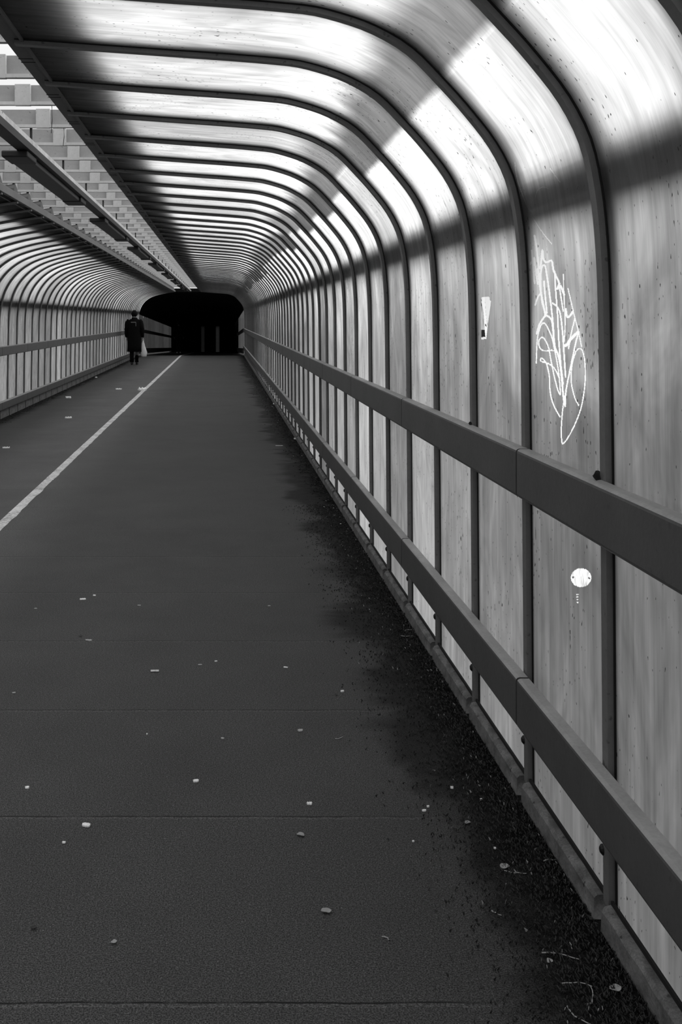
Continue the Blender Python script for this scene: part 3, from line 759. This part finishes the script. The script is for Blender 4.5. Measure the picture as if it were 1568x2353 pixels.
for i, (x, y, L, m, rz, l) in enumerate([(691,1921,.024,'leaf',-.5,'pale oval fallen leaf on the asphalt right of centre'), (750,2097,.028,'leaf',.1,'ragged pale fallen leaf in the lower middle of the asphalt'),
      (262,2168,.016,'leaf',.4,'dull small leaf low on the left of the asphalt'), (185,1463,.018,'darkleaf',.1,'small black leaf above a joint line on the left'),
      (773,1598,.012,'darkleaf',.5,'tiny black leaf beside the lone white crumb'), (78,2135,.016,'darkleaf',.1,'black leaf near the lower left corner'),
      (1075,1893,.02,'leaf',.3,'pale leaf lying in the moss by the right wall'), (1160,1995,.034,'leaf',.9,'forked pale leaf in the litter by the right sill'),
      (1415,2276,.03,'leaf',.2,'curled ring-shaped pale leaf near the lower right corner'), (1264,2212,.018,'leaf',.7,'pale scrap of leaf in the litter, lower right')]):
    T(put(leaf(L, M[m], i), x, y, rz), l, 'leaf')
for i, (x, y, L, rz, l) in enumerate([(780,1697,.035,.6,'thin pale twig alone on the asphalt'), (888,2158,.022,-.7,'short pale twig low in the right lane'), (1355,2290,.075,1.15,'long pale twig standing out near the lower right corner'),
      (1290,2200,.09,-.35,'slanted long twig in the litter by the sill'), (1185,2005,.06,-.3,'thin twig in the litter left of the sill'), (1270,1980,.05,.1,'pale stem lying against the sill plate'),
      (1335,2338,.075,-1.0,'curved twig at the bottom edge, lower right'), (940,1449,.05,.25,'pale bent twig by the sill, middle of the right wall'), (935,1462,.06,.0,'thin twig lying behind the pale bent one'),
      (1325,2265,.07,-.1,'level pale twig near the curled leaf'), (1142,2100,.03,-.8,'short stub of twig in the dark moss')]):
    T(put(twig(L, i), x, y, rz), l, 'twig')
# uncountable mould, needles and leaf bits along both kerbs
mb = MB(); R_ = random.Random(11)
def bit(x, y, r):
    a = R_.uniform(0, PI); c, s = math.cos(a), math.sin(a); L = r*R_.uniform(.6, 2.2); w = r*R_.uniform(.15, .55); z = R_.uniform(.0005, .006); t = R_.uniform(-.25, .25)*L
    n = len(mb.v)
    mb.v += [(x+c*L-s*w, y+s*L+c*w, z+t+.005), (x-c*L-s*w, y-s*L+c*w, max(z-t, .001)), (x-c*L+s*w, y-s*L-c*w, max(z-t, .001)+.002), (x+c*L+s*w, y+s*L-c*w, z+t+.006), (x, y, 0)]
    mb.f += [(n, n+1, n+2, n+3), (n, n+4, n+1), (n+2, n+4, n+3)]
    mi = 0 if R_.random() < .6 else (1 if R_.random() < .96 else 2); mb.m += [mi]*3
for _ in range(15000):
    y = 2.1+6.4*R_.random()**1.5
    x = .96-abs(R_.gauss(0, .14)) 
    if x > .42: bit(x, y, .0021)
for _ in range(2500):
    y = 8+30*R_.random(); x = .95-abs(R_.gauss(0, .09)); bit(x, y, .006)
for _ in range(1500):
    y = 12+28*R_.random(); x = -3.36+abs(R_.gauss(0, .08)); bit(x, y, .007)
lt = mb.build('leaf_litter', [M['darkleaf'], M['mould'], M['leaf']])
tag(lt, 'dark mould, needles and leaf crumbs lying along the wall kerbs', 'leaf litter', kind='stuff')
# dry leaves caught on the rails
for px, py, x, L, lab in ((1384, 1099, .982, .045, 'dark dry leaf caught between the handrail and the nearest post'), (1087, 972, .982, .02, 'dark crumb of leaf caught on the handrail below the sticker')):
    y = F*x/(px-VX); o = leaf(L, M['darkleaf'], 5); o.location = (x-.012, y, 1.136); o.rotation_euler = (.5, -.7, 1.3); tag(o, lab, 'leaf')

# ------------------------------------------------------------------ sky and sun
W = bpy.data.worlds.new('overcast'); S.world = W; W.use_nodes = True
nt = W.node_tree; nt.nodes.clear()
def N(t): return nt.nodes.new(t)
tc, sp, out, bg = N('ShaderNodeTexCoord'), N('ShaderNodeSeparateXYZ'), N('ShaderNodeOutputWorld'), N('ShaderNodeBackground')
nt.links.new(tc.outputs['Generated'], sp.inputs[0])
def mth(op, a, b=0.0, c=0.0):
    n = N('ShaderNodeMath'); n.operation = op
    for i, v in enumerate((a, b, c)):
        if isinstance(v, bpy.types.NodeSocket): nt.links.new(v, n.inputs[i])
        else: n.inputs[i].default_value = v
    return n.outputs[0]
zc = mth('MAXIMUM', sp.outputs[2], 0.0)
sky = mth('MULTIPLY_ADD', mth('POWER', zc, 1.6), 1.9, 1.05)
sky = mth('MULTIPLY', sky, mth('MULTIPLY_ADD', sp.outputs[0], .35, 1.0))       # brighter towards the right
up = mth('GREATER_THAN', sp.outputs[2], 0.0)
val = mth('ADD', mth('MULTIPLY', sky, up), mth('MULTIPLY', mth('SUBTRACT', 1.0, up), .08))
cc = N('ShaderNodeCombineColor')
for i in range(3): nt.links.new(val, cc.inputs[i])
nt.links.new(cc.outputs[0], bg.inputs['Color']); bg.inputs['Strength'].default_value = .80
nt.links.new(bg.outputs[0], out.inputs['Surface'])

sun = bpy.data.lights.new('sun', 'SUN'); so = bpy.data.objects.new('sun', sun); COL.objects.link(so)
sun.energy = 1.25; sun.angle = math.radians(50); so.location = (10, 4, 10)
so.rotation_euler = Vector((.84, .12, .50)).to_track_quat('Z', 'Y').to_euler()
# ------------------------------------------------------------------ camera
cam = bpy.data.cameras.new('camera'); co = bpy.data.objects.new('camera', cam); COL.objects.link(co)
co.location = (0, 0, EYE); co.rotation_euler = (PI/2, 0, 0)
cam.sensor_fit = 'VERTICAL'; cam.sensor_height = 36.0; cam.sensor_width = 24.0; cam.lens = 36.0
cam.shift_x = (784-VX)/2353.0; cam.shift_y = -(1176.5-VY)/2353.0
cam.clip_start = .05; cam.clip_end = 300
S.camera = co
S.view_settings.view_transform = 'Standard'; S.view_settings.look = 'None'; S.view_settings.exposure = 0.0; S.view_settings.gamma = 1.0
S.view_settings.use_curve_mapping = False
c = S.cycles
c.max_bounces = 7; c.diffuse_bounces = 5; c.glossy_bounces = 3; c.transmission_bounces = 6; c.transparent_max_bounces = 6
c.sample_clamp_indirect = 4.0; c.caustics_reflective = False; c.caustics_refractive = False
